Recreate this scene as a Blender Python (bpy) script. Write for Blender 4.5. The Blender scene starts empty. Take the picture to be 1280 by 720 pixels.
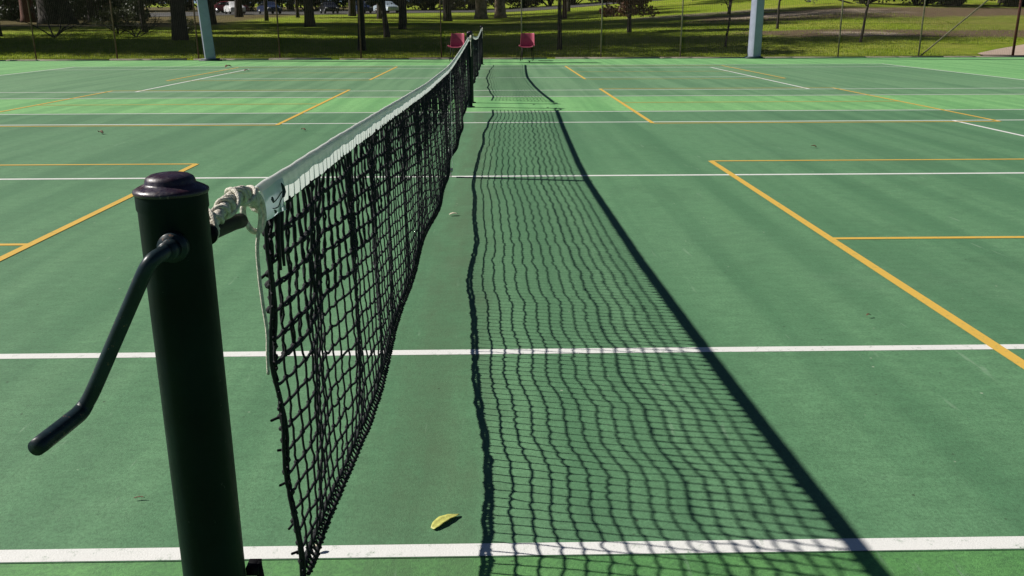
import bpy, bmesh, math, random
import numpy as np
from mathutils import Vector, Matrix
random.seed(7); RNG = np.random.default_rng(7)
R = math.radians
scene = bpy.context.scene
COL = scene.collection

# ------------------------------------------------------------------ helpers
def link(o, parent=None):
    COL.objects.link(o)
    if parent is not None: o.parent = parent
    return o
def mesh_np(name, V, F, mat=None, smooth=False):
    """V (n,3), F (m,k) constant k faces"""
    V = np.asarray(V, np.float32); F = np.asarray(F, np.int32)
    me = bpy.data.meshes.new(name); k = F.shape[1]
    me.vertices.add(len(V)); me.vertices.foreach_set('co', V.ravel())
    me.loops.add(F.size); me.loops.foreach_set('vertex_index', F.ravel())
    me.polygons.add(len(F)); me.polygons.foreach_set('loop_start', np.arange(0, F.size, k, dtype=np.int32))
    me.update(calc_edges=True)
    if smooth: me.polygons.foreach_set('use_smooth', np.ones(len(F), bool))
    if mat: me.materials.append(mat)
    me.validate(); return me
def obj(name, me, parent=None): return link(bpy.data.objects.new(name, me), parent)
def tag(o, label=None, cat=None, group=None, kind=None):
    if label: o['label'] = label
    if cat: o['category'] = cat
    if group: o['group'] = group
    if kind: o['kind'] = kind
    return o
def thing(name, label, cat, loc=(0,0,0), rz=0, group=None):
    o = link(bpy.data.objects.new(name, None)); o.location = loc; o.rotation_euler = (0,0,rz); o.empty_display_size = .2
    return tag(o, label, cat, group)
def copy_tree(o, parent=None):
    c = o.copy(); COL.objects.link(c)
    if parent is not None: c.parent = parent
    for ch in list(o.children): copy_tree(ch, c)
    return c
def segs(A, B, ra, rb=None, n=5):
    """tubes A->B (m,3) as quads"""
    A = np.asarray(A, float); B = np.asarray(B, float); m = len(A)
    ra = np.broadcast_to(np.asarray(ra, float), (m,)); rb = ra if rb is None else np.broadcast_to(np.asarray(rb, float), (m,))
    d = B-A; L = np.linalg.norm(d, axis=1, keepdims=True); L[L==0] = 1; d = d/L
    ref = np.where(np.abs(d[:,2:3])<.9, np.array([[0,0,1.]]), np.array([[1.,0,0]]))
    u = np.cross(d, ref); u /= np.linalg.norm(u, axis=1, keepdims=True); v = np.cross(d, u)
    a = np.arange(n)*2*math.pi/n
    ring = u[:,None]*np.cos(a)[None,:,None]+v[:,None]*np.sin(a)[None,:,None]
    V = np.concatenate([A[:,None]+ring*ra[:,None,None], B[:,None]+ring*rb[:,None,None]], 1).reshape(-1,3)
    k = np.arange(n); q = np.stack([k, (k+1)%n, n+(k+1)%n, n+k], 1)
    F = (np.arange(m)[:,None,None]*2*n+q[None]).reshape(-1,4)
    return V, F
OCT_V = np.array([[1,0,0],[-1,0,0],[0,1,0],[0,-1,0],[0,0,1],[0,0,-1]], float)
def knots(P, r):
    """rounded knots as subdivided cubes (8 corner + 6 face points)"""
    P = np.asarray(P, float); m = len(P); r = np.broadcast_to(np.asarray(r, float), (m,))
    c = np.array([[x,y,z] for x in(-1,1) for y in(-1,1) for z in(-1,1)], float)*.62
    base = np.vstack([c, OCT_V*1.05])
    # tri faces as degenerate-free: for every face of cube 4 triangles
    idx = {(-1,-1,-1):0,(-1,-1,1):1,(-1,1,-1):2,(-1,1,1):3,(1,-1,-1):4,(1,-1,1):5,(1,1,-1):6,(1,1,1):7}
    faces = [([4,5,7,6],8),([0,2,3,1],9),([2,6,7,3],10),([0,1,5,4],11),([1,3,7,5],12),([0,4,6,2],13)]
    T = []
    for ring, cen in faces:
        for i in range(4): T.append((ring[i], ring[(i+1)%4], cen))
    T = np.array(T)
    V = (P[:,None]+base[None]*r[:,None,None]).reshape(-1,3)
    F = (np.arange(m)[:,None,None]*14+T[None]).reshape(-1,3)
    return V, F
def join_parts(parts):
    """list of (V,F) same k"""
    Vs, Fs, o = [], [], 0
    for V, F in parts:
        Vs.append(V); Fs.append(F+o); o += len(V)
    return np.vstack(Vs), np.vstack(Fs)
def tri2quad_mesh(name, quads, tris, mat, smooth=False):
    V, Fq = join_parts(quads); me = None
    Vt, Ft = join_parts(tris)
    allV = np.vstack([V, Vt]); Ft = Ft+len(V)
    me = bpy.data.meshes.new(name)
    me.vertices.add(len(allV)); me.vertices.foreach_set('co', allV.astype(np.float32).ravel())
    loops = np.concatenate([Fq.ravel(), Ft.ravel()]).astype(np.int32)
    me.loops.add(len(loops)); me.loops.foreach_set('vertex_index', loops)
    st = np.concatenate([np.arange(0, Fq.size, 4), Fq.size+np.arange(0, Ft.size, 3)]).astype(np.int32)
    me.polygons.add(len(st)); me.polygons.foreach_set('loop_start', st)
    me.update(calc_edges=True)
    if smooth: me.polygons.foreach_set('use_smooth', np.ones(len(st), bool))
    me.materials.append(mat); me.validate(); return me
def catmull(P, n=8):
    P = np.asarray(P, float); Q = np.vstack([2*P[0]-P[1], P, 2*P[-1]-P[-2]]); out = []
    for i in range(1, len(Q)-2):
        for t in np.linspace(0, 1, n, endpoint=False):
            a,b,c,d = Q[i-1],Q[i],Q[i+1],Q[i+2]
            out.append(.5*((2*b)+(-a+c)*t+(2*a-5*b+4*c-d)*t*t+(-a+3*b-3*c+d)*t**3))
    out.append(Q[-2]); return np.array(out)
def tube(P, r, n=12, cap=True):
    """continuous tube along polyline P with radii r -> V,F(quads)"""
    P = np.asarray(P, float); m = len(P); r = np.broadcast_to(np.asarray(r, float), (m,))
    T = np.gradient(P, axis=0); T /= np.linalg.norm(T, axis=1, keepdims=True)+1e-12
    u = np.cross(T[0], [0,0,1.]); 
    if np.linalg.norm(u) < .1: u = np.cross(T[0], [1.,0,0])
    u /= np.linalg.norm(u); V = []
    a = np.arange(n)*2*math.pi/n
    for i in range(m):
        u = u-T[i]*np.dot(u, T[i]); u /= np.linalg.norm(u)+1e-12; v = np.cross(T[i], u)
        V.append(P[i]+r[i]*(np.cos(a)[:,None]*u+np.sin(a)[:,None]*v))
    V = np.vstack(V); k = np.arange(n)
    F = [np.stack([i*n+k, i*n+(k+1)%n, (i+1)*n+(k+1)%n, (i+1)*n+k], 1) for i in range(m-1)]
    F = np.vstack(F)
    if cap:
        b = len(V); V = np.vstack([V, P[0], P[-1]])
        # caps as quads joining pairs (n even)
        kk = np.arange(0, n, 2)
        F = np.vstack([F, np.stack([np.full(len(kk), b), (kk+2)%n, (kk+1)%n, kk], 1),
                       np.stack([np.full(len(kk), b+1), (m-1)*n+kk, (m-1)*n+(kk+1)%n, (m-1)*n+(kk+2)%n], 1)])
    return V, F
def lathe(prof, n=40, c=(0,0,0)):
    prof = np.asarray(prof, float); a = np.arange(n)*2*math.pi/n
    V = np.stack([prof[:,0:1]*np.cos(a)+c[0], prof[:,0:1]*np.sin(a)+c[1], np.repeat(prof[:,1:2], n, 1)+c[2]], 2).reshape(-1,3)
    k = np.arange(n); F = np.vstack([np.stack([i*n+k, i*n+(k+1)%n, (i+1)*n+(k+1)%n, (i+1)*n+k], 1) for i in range(len(prof)-1)])
    return V, F
def box(x0,x1,y0,y1,z0,z1):
    V = np.array([[x,y,z] for x in(x0,x1) for y in(y0,y1) for z in(z0,z1)], float)
    F = np.array([[0,1,3,2],[4,6,7,5],[0,4,5,1],[2,3,7,6],[0,2,6,4],[1,5,7,3]])
    return V, F
def add(name, parts, mat, parent=None, smooth=False):
    V, F = join_parts(parts); return obj(name, mesh_np(name, V, F, mat, smooth), parent)

# ------------------------------------------------------------------ materials
def nmat(name):
    m = bpy.data.materials.new(name); m.use_nodes = True; nt = m.node_tree; nt.nodes.clear()
    out = nt.nodes.new('ShaderNodeOutputMaterial'); b = nt.nodes.new('ShaderNodeBsdfPrincipled')
    nt.links.new(b.outputs[0], out.inputs[0]); return m, nt, b
def N(nt, t, **k):
    n = nt.nodes.new(t)
    for a, v in k.items():
        if a in ('operation','blend_type','data_type','noise_dimensions','feature','use_clamp','interpolation_type'): setattr(n, a, v)
        else: n.inputs[a].default_value = v
    return n
def L(nt, a, b): nt.links.new(a, b)
def coords(nt, scale=(1,1,1), rot=(0,0,0)):
    tc = nt.nodes.new('ShaderNodeTexCoord'); mp = nt.nodes.new('ShaderNodeMapping')
    mp.inputs['Scale'].default_value = scale; mp.inputs['Rotation'].default_value = rot
    L(nt, tc.outputs['Object'], mp.inputs[0]); return mp.outputs[0]
def noise(nt, vec, scale, detail=4, rough=.55, dist=0):
    n = N(nt, 'ShaderNodeTexNoise', Scale=scale, Detail=detail, Roughness=rough, Distortion=dist); L(nt, vec, n.inputs['Vector']); return n.outputs['Fac']
def ramp(nt, fac, stops):
    r = nt.nodes.new('ShaderNodeValToRGB'); L(nt, fac, r.inputs[0]); cr = r.color_ramp
    while len(cr.elements) < len(stops): cr.elements.new(.5)
    for e, (p, c) in zip(cr.elements, stops):
        e.position = p; e.color = (c, c, c, 1) if isinstance(c, (int, float)) else (*c, 1)
    return r.outputs[0]
def mix(nt, fac, a, b, mode='MIX'):
    m = nt.nodes.new('ShaderNodeMix'); m.data_type = 'RGBA'; m.blend_type = mode
    if hasattr(fac, 'default_value') or hasattr(fac, 'links'): L(nt, fac, m.inputs[0])
    else: m.inputs[0].default_value = fac
    for s, v in ((6, a), (7, b)):
        if isinstance(v, tuple): m.inputs[s].default_value = (*v, 1)
        else: L(nt, v, m.inputs[s])
    return m.outputs[2]
def math_(nt, op, a, b=None, c=None, clamp=False):
    m = nt.nodes.new('ShaderNodeMath'); m.operation = op; m.use_clamp = clamp
    for i, v in enumerate((a, b, c)):
        if v is None: continue
        if isinstance(v, (int, float)): m.inputs[i].default_value = v
        else: L(nt, v, m.inputs[i])
    return m.outputs[0]
def bump(nt, b, h, strength=.3, dist=.01):
    n = N(nt, 'ShaderNodeBump', Strength=strength, Distance=dist); L(nt, h, n.inputs['Height']); L(nt, n.outputs[0], b.inputs['Normal'])
def simple(name, col, rough=.5, metal=0, var=.25, sc=30, bstr=.15, bd=.002, spec=.5):
    m, nt, b = nmat(name); v = coords(nt); f = noise(nt, v, sc)
    dark = tuple(c*(1-var) for c in col); lite = tuple(min(1, c*(1+var)) for c in col)
    L(nt, ramp(nt, f, [(.3, dark), (.7, lite)]), b.inputs['Base Color'])
    b.inputs['Roughness'].default_value = rough; b.inputs['Metallic'].default_value = metal
    b.inputs['Specular IOR Level'].default_value = spec
    if bstr: bump(nt, b, noise(nt, v, sc*3), bstr, bd)
    return m

def chipped(m, chip, lo=.66, sc=55):
    nt = m.node_tree; b = [n for n in nt.nodes if n.type == 'BSDF_PRINCIPLED'][0]
    src = b.inputs['Base Color'].links[0].from_socket; v = coords(nt)
    a = noise(nt, v, sc, 6, .75); big = noise(nt, v, 6, 2)
    k = math_(nt, 'MULTIPLY', ramp(nt, a, [(lo,0.),(lo+.02,1.)]), ramp(nt, big, [(.45,0.),(.55,1.)]))
    L(nt, mix(nt, k, src, chip), b.inputs['Base Color']); dust = noise(nt, coords(nt, (1,1,.2)), 30, 5, .7)
    L(nt, ramp(nt, dust, [(.3,b.inputs['Roughness'].default_value*.8),(.7,min(1, b.inputs['Roughness'].default_value*1.5))]), b.inputs['Roughness'])
    return m
def court_mat(name, base, stain=True):
    m, nt, b = nmat(name)
    tc = nt.nodes.new('ShaderNodeTexCoord'); sx = nt.nodes.new('ShaderNodeSeparateXYZ'); L(nt, tc.outputs['Object'], sx.inputs[0])
    raw = tc.outputs['Object']
    big = noise(nt, coords(nt, (2.3,.075,1), (0,0,R(2.5))), 1.6, 3, .5)      # roller strokes along the net direction
    mid = noise(nt, coords(nt, (2.4,.35,1), (0,0,R(-3))), 2.0, 5, .6)
    blot = noise(nt, raw, .35, 4, .6)
    mott = noise(nt, coords(nt, (1,2.0,1)), 9, 6, .7)
    grain = noise(nt, raw, 260, 2, .8); grain2 = noise(nt, raw, 90, 3, .7)
    lite = tuple(c*k for c, k in zip(base, (1.28,1.18,1.20))); dark = tuple(c*k for c, k in zip(base, (.84,.88,.87)))
    c = mix(nt, ramp(nt, big, [(.40,0.),(.58,1.)]), dark, lite)
    c = mix(nt, ramp(nt, mid, [(.35,0.),(.65,.35)]), c, tuple(x*1.02 for x in base))
    pt = noise(nt, coords(nt, (1,1.3,1), (0,0,R(15))), .9, 7, .72, .8)
    c = mix(nt, ramp(nt, pt, [(.30,.38),(.46,0.)]), c, tuple(x*.62 for x in base))
    c = mix(nt, ramp(nt, pt, [(.58,0.),(.72,.30)]), c, (base[0]*1.7, base[1]*1.22, base[2]*1.5))
    c = mix(nt, ramp(nt, blot, [(.45,0.),(.72,.32)]), c, (base[0]*1.25, base[1]*.98, base[2]*1.15))
    c = mix(nt, ramp(nt, mott, [(.35,.34),(.62,0.)]), c, (.05,.12,.06), 'MIX')
    c = mix(nt, ramp(nt, grain2, [(.3,.5),(.6,0.)]), c, (.045,.10,.05))
    c = mix(nt, ramp(nt, grain, [(.62,0.),(.78,.35)]), c, (.34,.46,.33))
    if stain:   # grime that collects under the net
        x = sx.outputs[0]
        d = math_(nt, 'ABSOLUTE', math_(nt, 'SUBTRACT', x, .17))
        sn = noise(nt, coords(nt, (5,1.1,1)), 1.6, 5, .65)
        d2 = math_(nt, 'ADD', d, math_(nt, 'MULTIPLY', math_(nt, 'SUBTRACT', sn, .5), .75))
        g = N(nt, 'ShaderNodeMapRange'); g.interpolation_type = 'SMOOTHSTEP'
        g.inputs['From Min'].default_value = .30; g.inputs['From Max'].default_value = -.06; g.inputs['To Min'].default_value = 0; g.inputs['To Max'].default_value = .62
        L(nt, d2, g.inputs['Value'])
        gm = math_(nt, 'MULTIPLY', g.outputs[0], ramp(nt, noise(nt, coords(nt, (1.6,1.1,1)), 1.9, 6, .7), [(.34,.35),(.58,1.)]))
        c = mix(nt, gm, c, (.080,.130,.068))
    # grit, specks and scuffs
    vo = N(nt, 'ShaderNodeTexVoronoi', Scale=16); L(nt, raw, vo.inputs['Vector'])
    vn = noise(nt, raw, 7, 3, .7)
    sp = math_(nt, 'MULTIPLY', ramp(nt, vo.outputs['Distance'], [(.045,1.),(.10,0.)]), ramp(nt, vn, [(.52,0.),(.60,1.)]))
    c = mix(nt, math_(nt, 'MULTIPLY', sp, .8), c, (.035,.055,.03))
    vo2 = N(nt, 'ShaderNodeTexVoronoi', Scale=11); L(nt, coords(nt, (1,1,1), (0,0,.7)), vo2.inputs['Vector'])
    sp2 = math_(nt, 'MULTIPLY', ramp(nt, vo2.outputs['Distance'], [(.035,1.),(.075,0.)]), ramp(nt, vn, [(.40,1.),(.47,0.)]))
    c = mix(nt, math_(nt, 'MULTIPLY', sp2, .7), c, (.42,.48,.36))
    sf = noise(nt, coords(nt, (14,1.6,1), (0,0,R(38))), 1.5, 4, .6); sg = noise(nt, raw, 1.1, 2)
    c = mix(nt, math_(nt, 'MULTIPLY', ramp(nt, sf, [(.64,0.),(.70,.45)]), ramp(nt, sg, [(.5,0.),(.58,1.)])), c, (.24,.36,.24))
    # pale scuffs
    sc = noise(nt, coords(nt, (1.5,6,1), (0,0,R(20))), 2.2, 7, .75)
    c = mix(nt, ramp(nt, sc, [(.66,0.),(.80,.35)]), c, (.30,.42,.30))
    L(nt, c, b.inputs['Base Color']); b.inputs['Roughness'].default_value = .72
    b.inputs['Specular IOR Level'].default_value = .35
    bump(nt, b, math_(nt, 'ADD', grain, math_(nt, 'MULTIPLY', grain2, .6)), .55, .0022)
    return m
def paint_mat(name, col, under):
    m, nt, b = nmat(name); raw = coords(nt)
    g = noise(nt, raw, 240, 2, .8); w = noise(nt, raw, 26, 6, .75); big = noise(nt, raw, 2.5, 3)
    wear = math_(nt, 'MULTIPLY', ramp(nt, w, [(.56,0.),(.70,1.)]), ramp(nt, g, [(.40,0.),(.54,1.)]))
    c = mix(nt, ramp(nt, big, [(.3,.18),(.7,0.)]), col, tuple(x*.72 for x in col))
    c = mix(nt, ramp(nt, g, [(.3,.22),(.55,0.)]), c, tuple(x*.55 for x in col))
    c = mix(nt, wear, c, under)
    L(nt, c, b.inputs['Base Color']); b.inputs['Roughness'].default_value = .65
    bump(nt, b, g, .5, .002); return m

M = {}
INNER = (.104,.250,.122); OUTER = (.135,.375,.110); PALE = (.21,.50,.18)  # the apron base is a lighter green than the surround
M['court_in'] = court_mat('court_paint', INNER); M['court_in2'] = court_mat('greyer_court_paint', (.145,.300,.152)); M['court_out'] = court_mat('surround_paint', OUTER); M['court_pale'] = court_mat('paler_surround_paint', PALE, False)
M['white'] = paint_mat('white_line_paint', (.78,.78,.75), (.16,.26,.16)); M['yellow'] = paint_mat('yellow_line_paint', (.70,.44,.075), (.14,.24,.12))
M['cord'] = simple('black_net_cord', (.010,.011,.014), .75, var=.4, sc=200, spec=.3)
M['post'] = simple('dark_green_gloss_paint', (.0022,.0085,.0095), .42, var=.35, sc=14, bstr=.12, spec=.12)
M['crank'] = simple('blue_black_gloss_paint', (.012,.024,.030), .33, var=.35, sc=40, bstr=.12, spec=.25)
chipped(M['post'], (.06,.055,.05)); chipped(M['crank'], (.16,.09,.06), .62, 80)
M['rope'] = simple('off_white_rope', (.76,.70,.60), .85, var=.35, sc=190, bstr=1., bd=.004)
M['steel'] = simple('worn_steel', (.45,.43,.40), .35, .8, sc=60)
M['rust'] = simple('rusty_post_steel', (.135,.075,.045), .8, var=.45, sc=9)
M['rustdark'] = simple('red_brown_post_paint', (.10,.022,.015), .7, var=.35, sc=9)
M['galv'] = simple('dull_galvanised_post', (.22,.19,.12), .7, var=.4, sc=7)
M['wire'] = simple('chain_link_wire', (.10,.09,.06), .6, .3, var=.3, sc=5, bstr=0)
M['chairp'] = simple('faded_red_plastic', (.36,.055,.10), .45, var=.2, sc=8, bstr=.05)
M['darkmetal'] = simple('dark_metal', (.003,.003,.004), .6, 0, spec=.15)
M['pole'] = simple('pale_blue_pole_paint', (.26,.28,.36), .3, var=.12, sc=4, bstr=.05)
M['polebase'] = simple('dark_base_plate', (.02,.05,.06), .5)
M['bark'] = simple('grey_brown_bark', (.030,.022,.017), .9, var=.5, sc=6, bstr=.8, bd=.04)
M['barkred'] = simple('red_brown_bark', (.13,.05,.035), .9, var=.4, sc=6, bstr=.8, bd=.04)
M['barkpale'] = simple('pale_mottled_bark', (.20,.15,.10), .9, var=.6, sc=3, bstr=.8, bd=.03)
def leaf_mat(name, c1, c2, trans=.35):
    m, nt, b = nmat(name); v = coords(nt); f = noise(nt, v, 1.3, 5, .7)
    c = ramp(nt, f, [(.35, c1), (.65, c2)]); L(nt, c, b.inputs['Base Color']); b.inputs['Roughness'].default_value = .55
    t = nt.nodes.new('ShaderNodeBsdfTranslucent'); L(nt, c, t.inputs[0]); mx = nt.nodes.new('ShaderNodeMixShader'); mx.inputs[0].default_value = trans
    L(nt, b.outputs[0], mx.inputs[1]); L(nt, t.outputs[0], mx.inputs[2])
    out = [n for n in nt.nodes if n.type == 'OUTPUT_MATERIAL'][0]; L(nt, mx.outputs[0], out.inputs[0]); return m
M['leaf'] = leaf_mat('dark_gum_leaf', (.022,.035,.014), (.045,.062,.022), .2)
M['leaf2'] = leaf_mat('olive_leaf', (.04,.055,.018), (.09,.10,.03), .3)
M['leafred'] = leaf_mat('russet_leaf', (.085,.035,.02), (.20,.085,.04), .3)
M['leafyel'] = leaf_mat('yellow_green_leaf', (.14,.17,.03), (.25,.28,.06), .35)
M['dryleaf'] = simple('yellowed_leaf', (.50,.50,.13), .55, var=.25, sc=70, bstr=.3)
M['brownleaf'] = simple('brown_dead_leaf', (.12,.07,.035), .7, var=.4, sc=50)
M['paleleaf'] = simple('bleached_leaf', (.55,.50,.38), .7, var=.2, sc=50)
M['grassblade'] = leaf_mat('grass_blade', (.17,.26,.012), (.36,.42,.04), .5)
M['concrete'] = simple('pale_concrete', (.36,.31,.25), .85, var=.2, sc=3, bstr=.3)
M['asphalt'] = simple('grey_asphalt', (.055,.053,.05), .85, var=.25, sc=2)

#tape: canvas that lets some light through
def tape_mat():
    m, nt, b = nmat('white_canvas'); v = coords(nt); f = noise(nt, v, 30, 5, .6); w = noise(nt, v, 900, 2)
    c = ramp(nt, f, [(.3,(.76,.80,.77)),(.7,(.86,.89,.86))]); L(nt, c, b.inputs['Base Color']); b.inputs['Roughness'].default_value = .85
    t = nt.nodes.new('ShaderNodeBsdfTranslucent'); L(nt, c, t.inputs[0]); mx = nt.nodes.new('ShaderNodeMixShader'); mx.inputs[0].default_value = .37
    L(nt, b.outputs[0], mx.inputs[1]); L(nt, t.outputs[0], mx.inputs[2])
    out = [n for n in nt.nodes if n.type == 'OUTPUT_MATERIAL'][0]; L(nt, mx.outputs[0], out.inputs[0])
    bump(nt, b, w, .4, .001); return m
M['tape'] = tape_mat()
M['patch'] = leaf_mat('pale_blue_grey_patch', (.62,.72,.76), (.72,.82,.86), .45)
M['darkmark'] = simple('dark_teal_mark', (.01,.03,.035), .7, sc=80)
def cap_mat():
    m, nt, b = nmat('worn_plum_enamel'); v = coords(nt); f = noise(nt, v, 45, 5, .7); s = noise(nt, v, 120, 4, .8)
    c = ramp(nt, f, [(.35,(.035,.012,.022)),(.62,(.022,.018,.035)),(.75,(.07,.05,.05))]); 
    c = mix(nt, ramp(nt, s, [(.62,0.),(.70,.55)]), c, (.28,.22,.20))
    L(nt, c, b.inputs['Base Color']); L(nt, ramp(nt, s, [(.4,.25),(.7,.6)]), b.inputs['Roughness']); bump(nt, b, s, .2, .001); return m
M['cap'] = cap_mat()

# ------------------------------------------------------------------ terrain
def gz(x, y):
    x = np.asarray(x, float); y = np.asarray(y, float)
    t = np.clip(x/np.maximum(y, 20)/.3, 0, 1.3); s = .024+.026*t**1.2
    d = np.maximum(0, y-30.2)
    return s*d + .05*np.sin(x*.21+y*.13)*np.clip(d/12, 0, 1)
def ground_mat():
    m, nt, b = nmat('lawn'); raw = coords(nt)
    tc = nt.nodes.new('ShaderNodeTexCoord'); sx = nt.nodes.new('ShaderNodeSeparateXYZ'); L(nt, tc.outputs['Object'], sx.inputs[0]); X, Y = sx.outputs[0], sx.outputs[1]
    a = noise(nt, raw, .22, 4, .6); g = noise(nt, raw, 3.5, 6, .75); f = noise(nt, raw, 30, 4, .8); md = noise(nt, raw, .9, 5, .7)
    c = ramp(nt, g, [(.28,(.09,.16,.008)),(.5,(.22,.31,.016)),(.72,(.38,.42,.045))])
    c = mix(nt, ramp(nt, a, [(.45,0.),(.62,.6)]), c, (.36,.36,.07))
    def band(v, lo, hi, s, warp):
        w = math_(nt, 'ADD', v, math_(nt, 'MULTIPLY', math_(nt, 'SUBTRACT', warp, .5), s*4))
        r1 = N(nt, 'ShaderNodeMapRange'); r1.interpolation_type = 'SMOOTHSTEP'; r1.inputs['From Min'].default_value = lo-s; r1.inputs['From Max'].default_value = lo+s; L(nt, w, r1.inputs['Value'])
        r2 = N(nt, 'ShaderNodeMapRange'); r2.interpolation_type = 'SMOOTHSTEP'; r2.inputs['From Min'].default_value = hi+s; r2.inputs['From Max'].default_value = hi-s; L(nt, w, r2.inputs['Value'])
        return math_(nt, 'MULTIPLY', r1.outputs[0], r2.outputs[0])
    # worn mulch and sandy dirt on the right hand slope
    b1 = math_(nt, 'MULTIPLY', band(Y, 38.5, 43.5, .8, md), band(X, 12.5, 60, 1.2, a))
    b2 = math_(nt, 'MULTIPLY', band(Y, 53, 64, 1.6, md), band(X, 13.5, 60, 2.0, a))
    b3 = math_(nt, 'MULTIPLY', band(Y, 37, 60, 2, md), band(X, 22.5, 60, 2.0, a))
    mul = math_(nt, 'MAXIMUM', math_(nt, 'MAXIMUM', b1, b2), math_(nt, 'MULTIPLY', b3, .35))
    mul = math_(nt, 'MULTIPLY', mul, ramp(nt, g, [(.22,.35),(.5,1.)]))
    dirt = ramp(nt, f, [(.3,(.10,.065,.04)),(.7,(.24,.17,.12))])
    c = mix(nt, mul, c, dirt)
    s1 = math_(nt, 'MULTIPLY', band(Y, 57.5, 62, 1.2, md), band(X, 17, 27, 1.6, a))
    s2 = math_(nt, 'MULTIPLY', band(Y, 39.3, 41.8, .5, md), band(X, 15.4, 18.8, .7, a))
    s3 = math_(nt, 'MULTIPLY', band(Y, 66, 70, 1.2, md), band(X, 12, 22, 1.6, a))
    sand = math_(nt, 'MULTIPLY', math_(nt, 'MAXIMUM', math_(nt, 'MAXIMUM', s1, s2), s3), ramp(nt, md, [(.35,.2),(.55,1.)]))
    c = mix(nt, sand, c, (.42,.34,.26))
    # bare leaf litter under the big trees on the left
    lt = math_(nt, 'MULTIPLY', band(Y, 66, 200, 2.5, md), band(X, -120, -22, 2, a))
    c = mix(nt, math_(nt, 'MULTIPLY', lt, .85), c, ramp(nt, f, [(.3,(.07,.045,.03)),(.7,(.20,.14,.09))]))
    L(nt, c, b.inputs['Base Color']); b.inputs['Roughness'].default_value = .95; b.inputs['Specular IOR Level'].default_value = .1
    bump(nt, b, math_(nt, 'ADD', g, math_(nt, 'MULTIPLY', f, .5)), 1.0, .12); return m
M['lawn'] = ground_mat()
xs = np.concatenate([np.linspace(-700,-62,24), np.arange(-60,61,1.5), np.linspace(62,700,24)])
ys = np.concatenate([np.linspace(-250,-2,20), np.linspace(0,29.4,6), np.arange(30.2,100,1.0), np.linspace(102,260,60), np.linspace(280,900,14)])
XX, YY = np.meshgrid(xs, ys); ZZ = gz(XX, np.minimum(YY, 330))-.03; ZZ[YY<=30.2] = -.03
V = np.stack([XX, YY, ZZ], 2).reshape(-1,3); nx = len(xs); ii, jj = np.meshgrid(np.arange(nx-1), np.arange(len(ys)-1)); a0 = (jj*nx+ii).ravel()
tag(obj('ground', mesh_np('ground', V, np.stack([a0, a0+1, a0+nx+1, a0+nx], 1), M['lawn'], True)), kind='structure')

# ------------------------------------------------------------------ courts
def sheet(x0,x1,y0,y1,z): return np.array([[x0,y0,z],[x1,y0,z],[x1,y1,z],[x0,y1,z]], float), np.array([[0,1,2,3]])
tag(add('court_surround', [box(-23,24,-9,28.95,-.25,0)], M['court_out']), kind='structure')
C1 = (-.03, 10.98); C2 = (13.58, 24.55); BX = 11.6
tag(add('court_surface', [sheet(-BX,BX,C1[0],C1[1],.002)], M['court_in']), kind='structure')
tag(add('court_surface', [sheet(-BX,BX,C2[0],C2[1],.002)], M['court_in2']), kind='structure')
tag(add('court_apron', [sheet(-22.9,23.9,11.02,C2[0]-.02,.0015), sheet(-22.9,23.9,C2[1]+.02,28.9,.0015), sheet(BX+.03,23.9,-8.9,C2[1],.001), sheet(-22.9,-BX-.03,-8.9,C2[1],.001)], M['court_pale']), kind='structure')
hw = .027; wh, ye = [], []
def hline(y, x0, x1, w=hw, z=.0030): return sheet(x0, x1, y-w, y+w, z)
def vline(x, y0, y1, w=hw, z=.0037): return sheet(x-w, x+w, y0, y1, z)
for y in (0,1.376,5.51,9.58,10.95,13.61,15.01,18.78,22.95,24.5): wh.append(hline(y, -BX if y not in (5.51,18.78) else -6.3, BX if y not in (5.51,18.78) else 6.3))
for o in (0, 13.6):
    for s in (-1,1):
        wh.append(vline(s*6.25, 1.376+o, 9.56+o+(-.15 if o else 0))); wh.append(vline(s*BX, 0+o-.0, 10.95+o))
tag(add('white_court_lines', wh, M['white']), kind='structure')
KX = 2.36; PX = 6.78
for (ya, yb) in ((.16,6.27),(9.42,15.3),(18.15,23.9)):
    for s in (-1,1):
        ye.append(vline(s*KX, ya, yb, z=.0052)); ye.append(vline(s*PX, ya, yb, z=.0052))
        for y in (ya, (ya+yb)/2, yb):
            x0, x1 = sorted((s*KX, s*PX)); 
            ye.append(hline(y, x0, x1, w=.024, z=.0045))
tag(add('yellow_court_lines', ye, M['yellow']), kind='structure')
# concrete kerb under the fence, in worn lengths
kb = []; x = -23.
while x < 24:
    l = random.uniform(2.2,4.6); kb.append(box(x, min(24,x+l-random.choice((.02,.02,.3))), 28.97, 29.22+random.uniform(0,.05), -.2, .035+random.uniform(-.012,.012))); x += l
tag(add('kerb', kb, M['concrete']), kind='structure')
# path on the far right beyond the fence
pv = np.array([[17.3,29.7,0],[30,29.7,0],[30,35.0,0],[21.3,34.2,0],[19.0,32.1,0],[17.6,30.7,0]]); pv[:,2] = gz(pv[:,0],pv[:,1])+.03
me = bpy.data.meshes.new('path'); me.from_pydata(pv.tolist(), [], [list(range(6))]); me.materials.append(simple('pink_grey_concrete', (.42,.32,.25), .85, var=.12, sc=2)); tag(obj('path', me), kind='structure')
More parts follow.
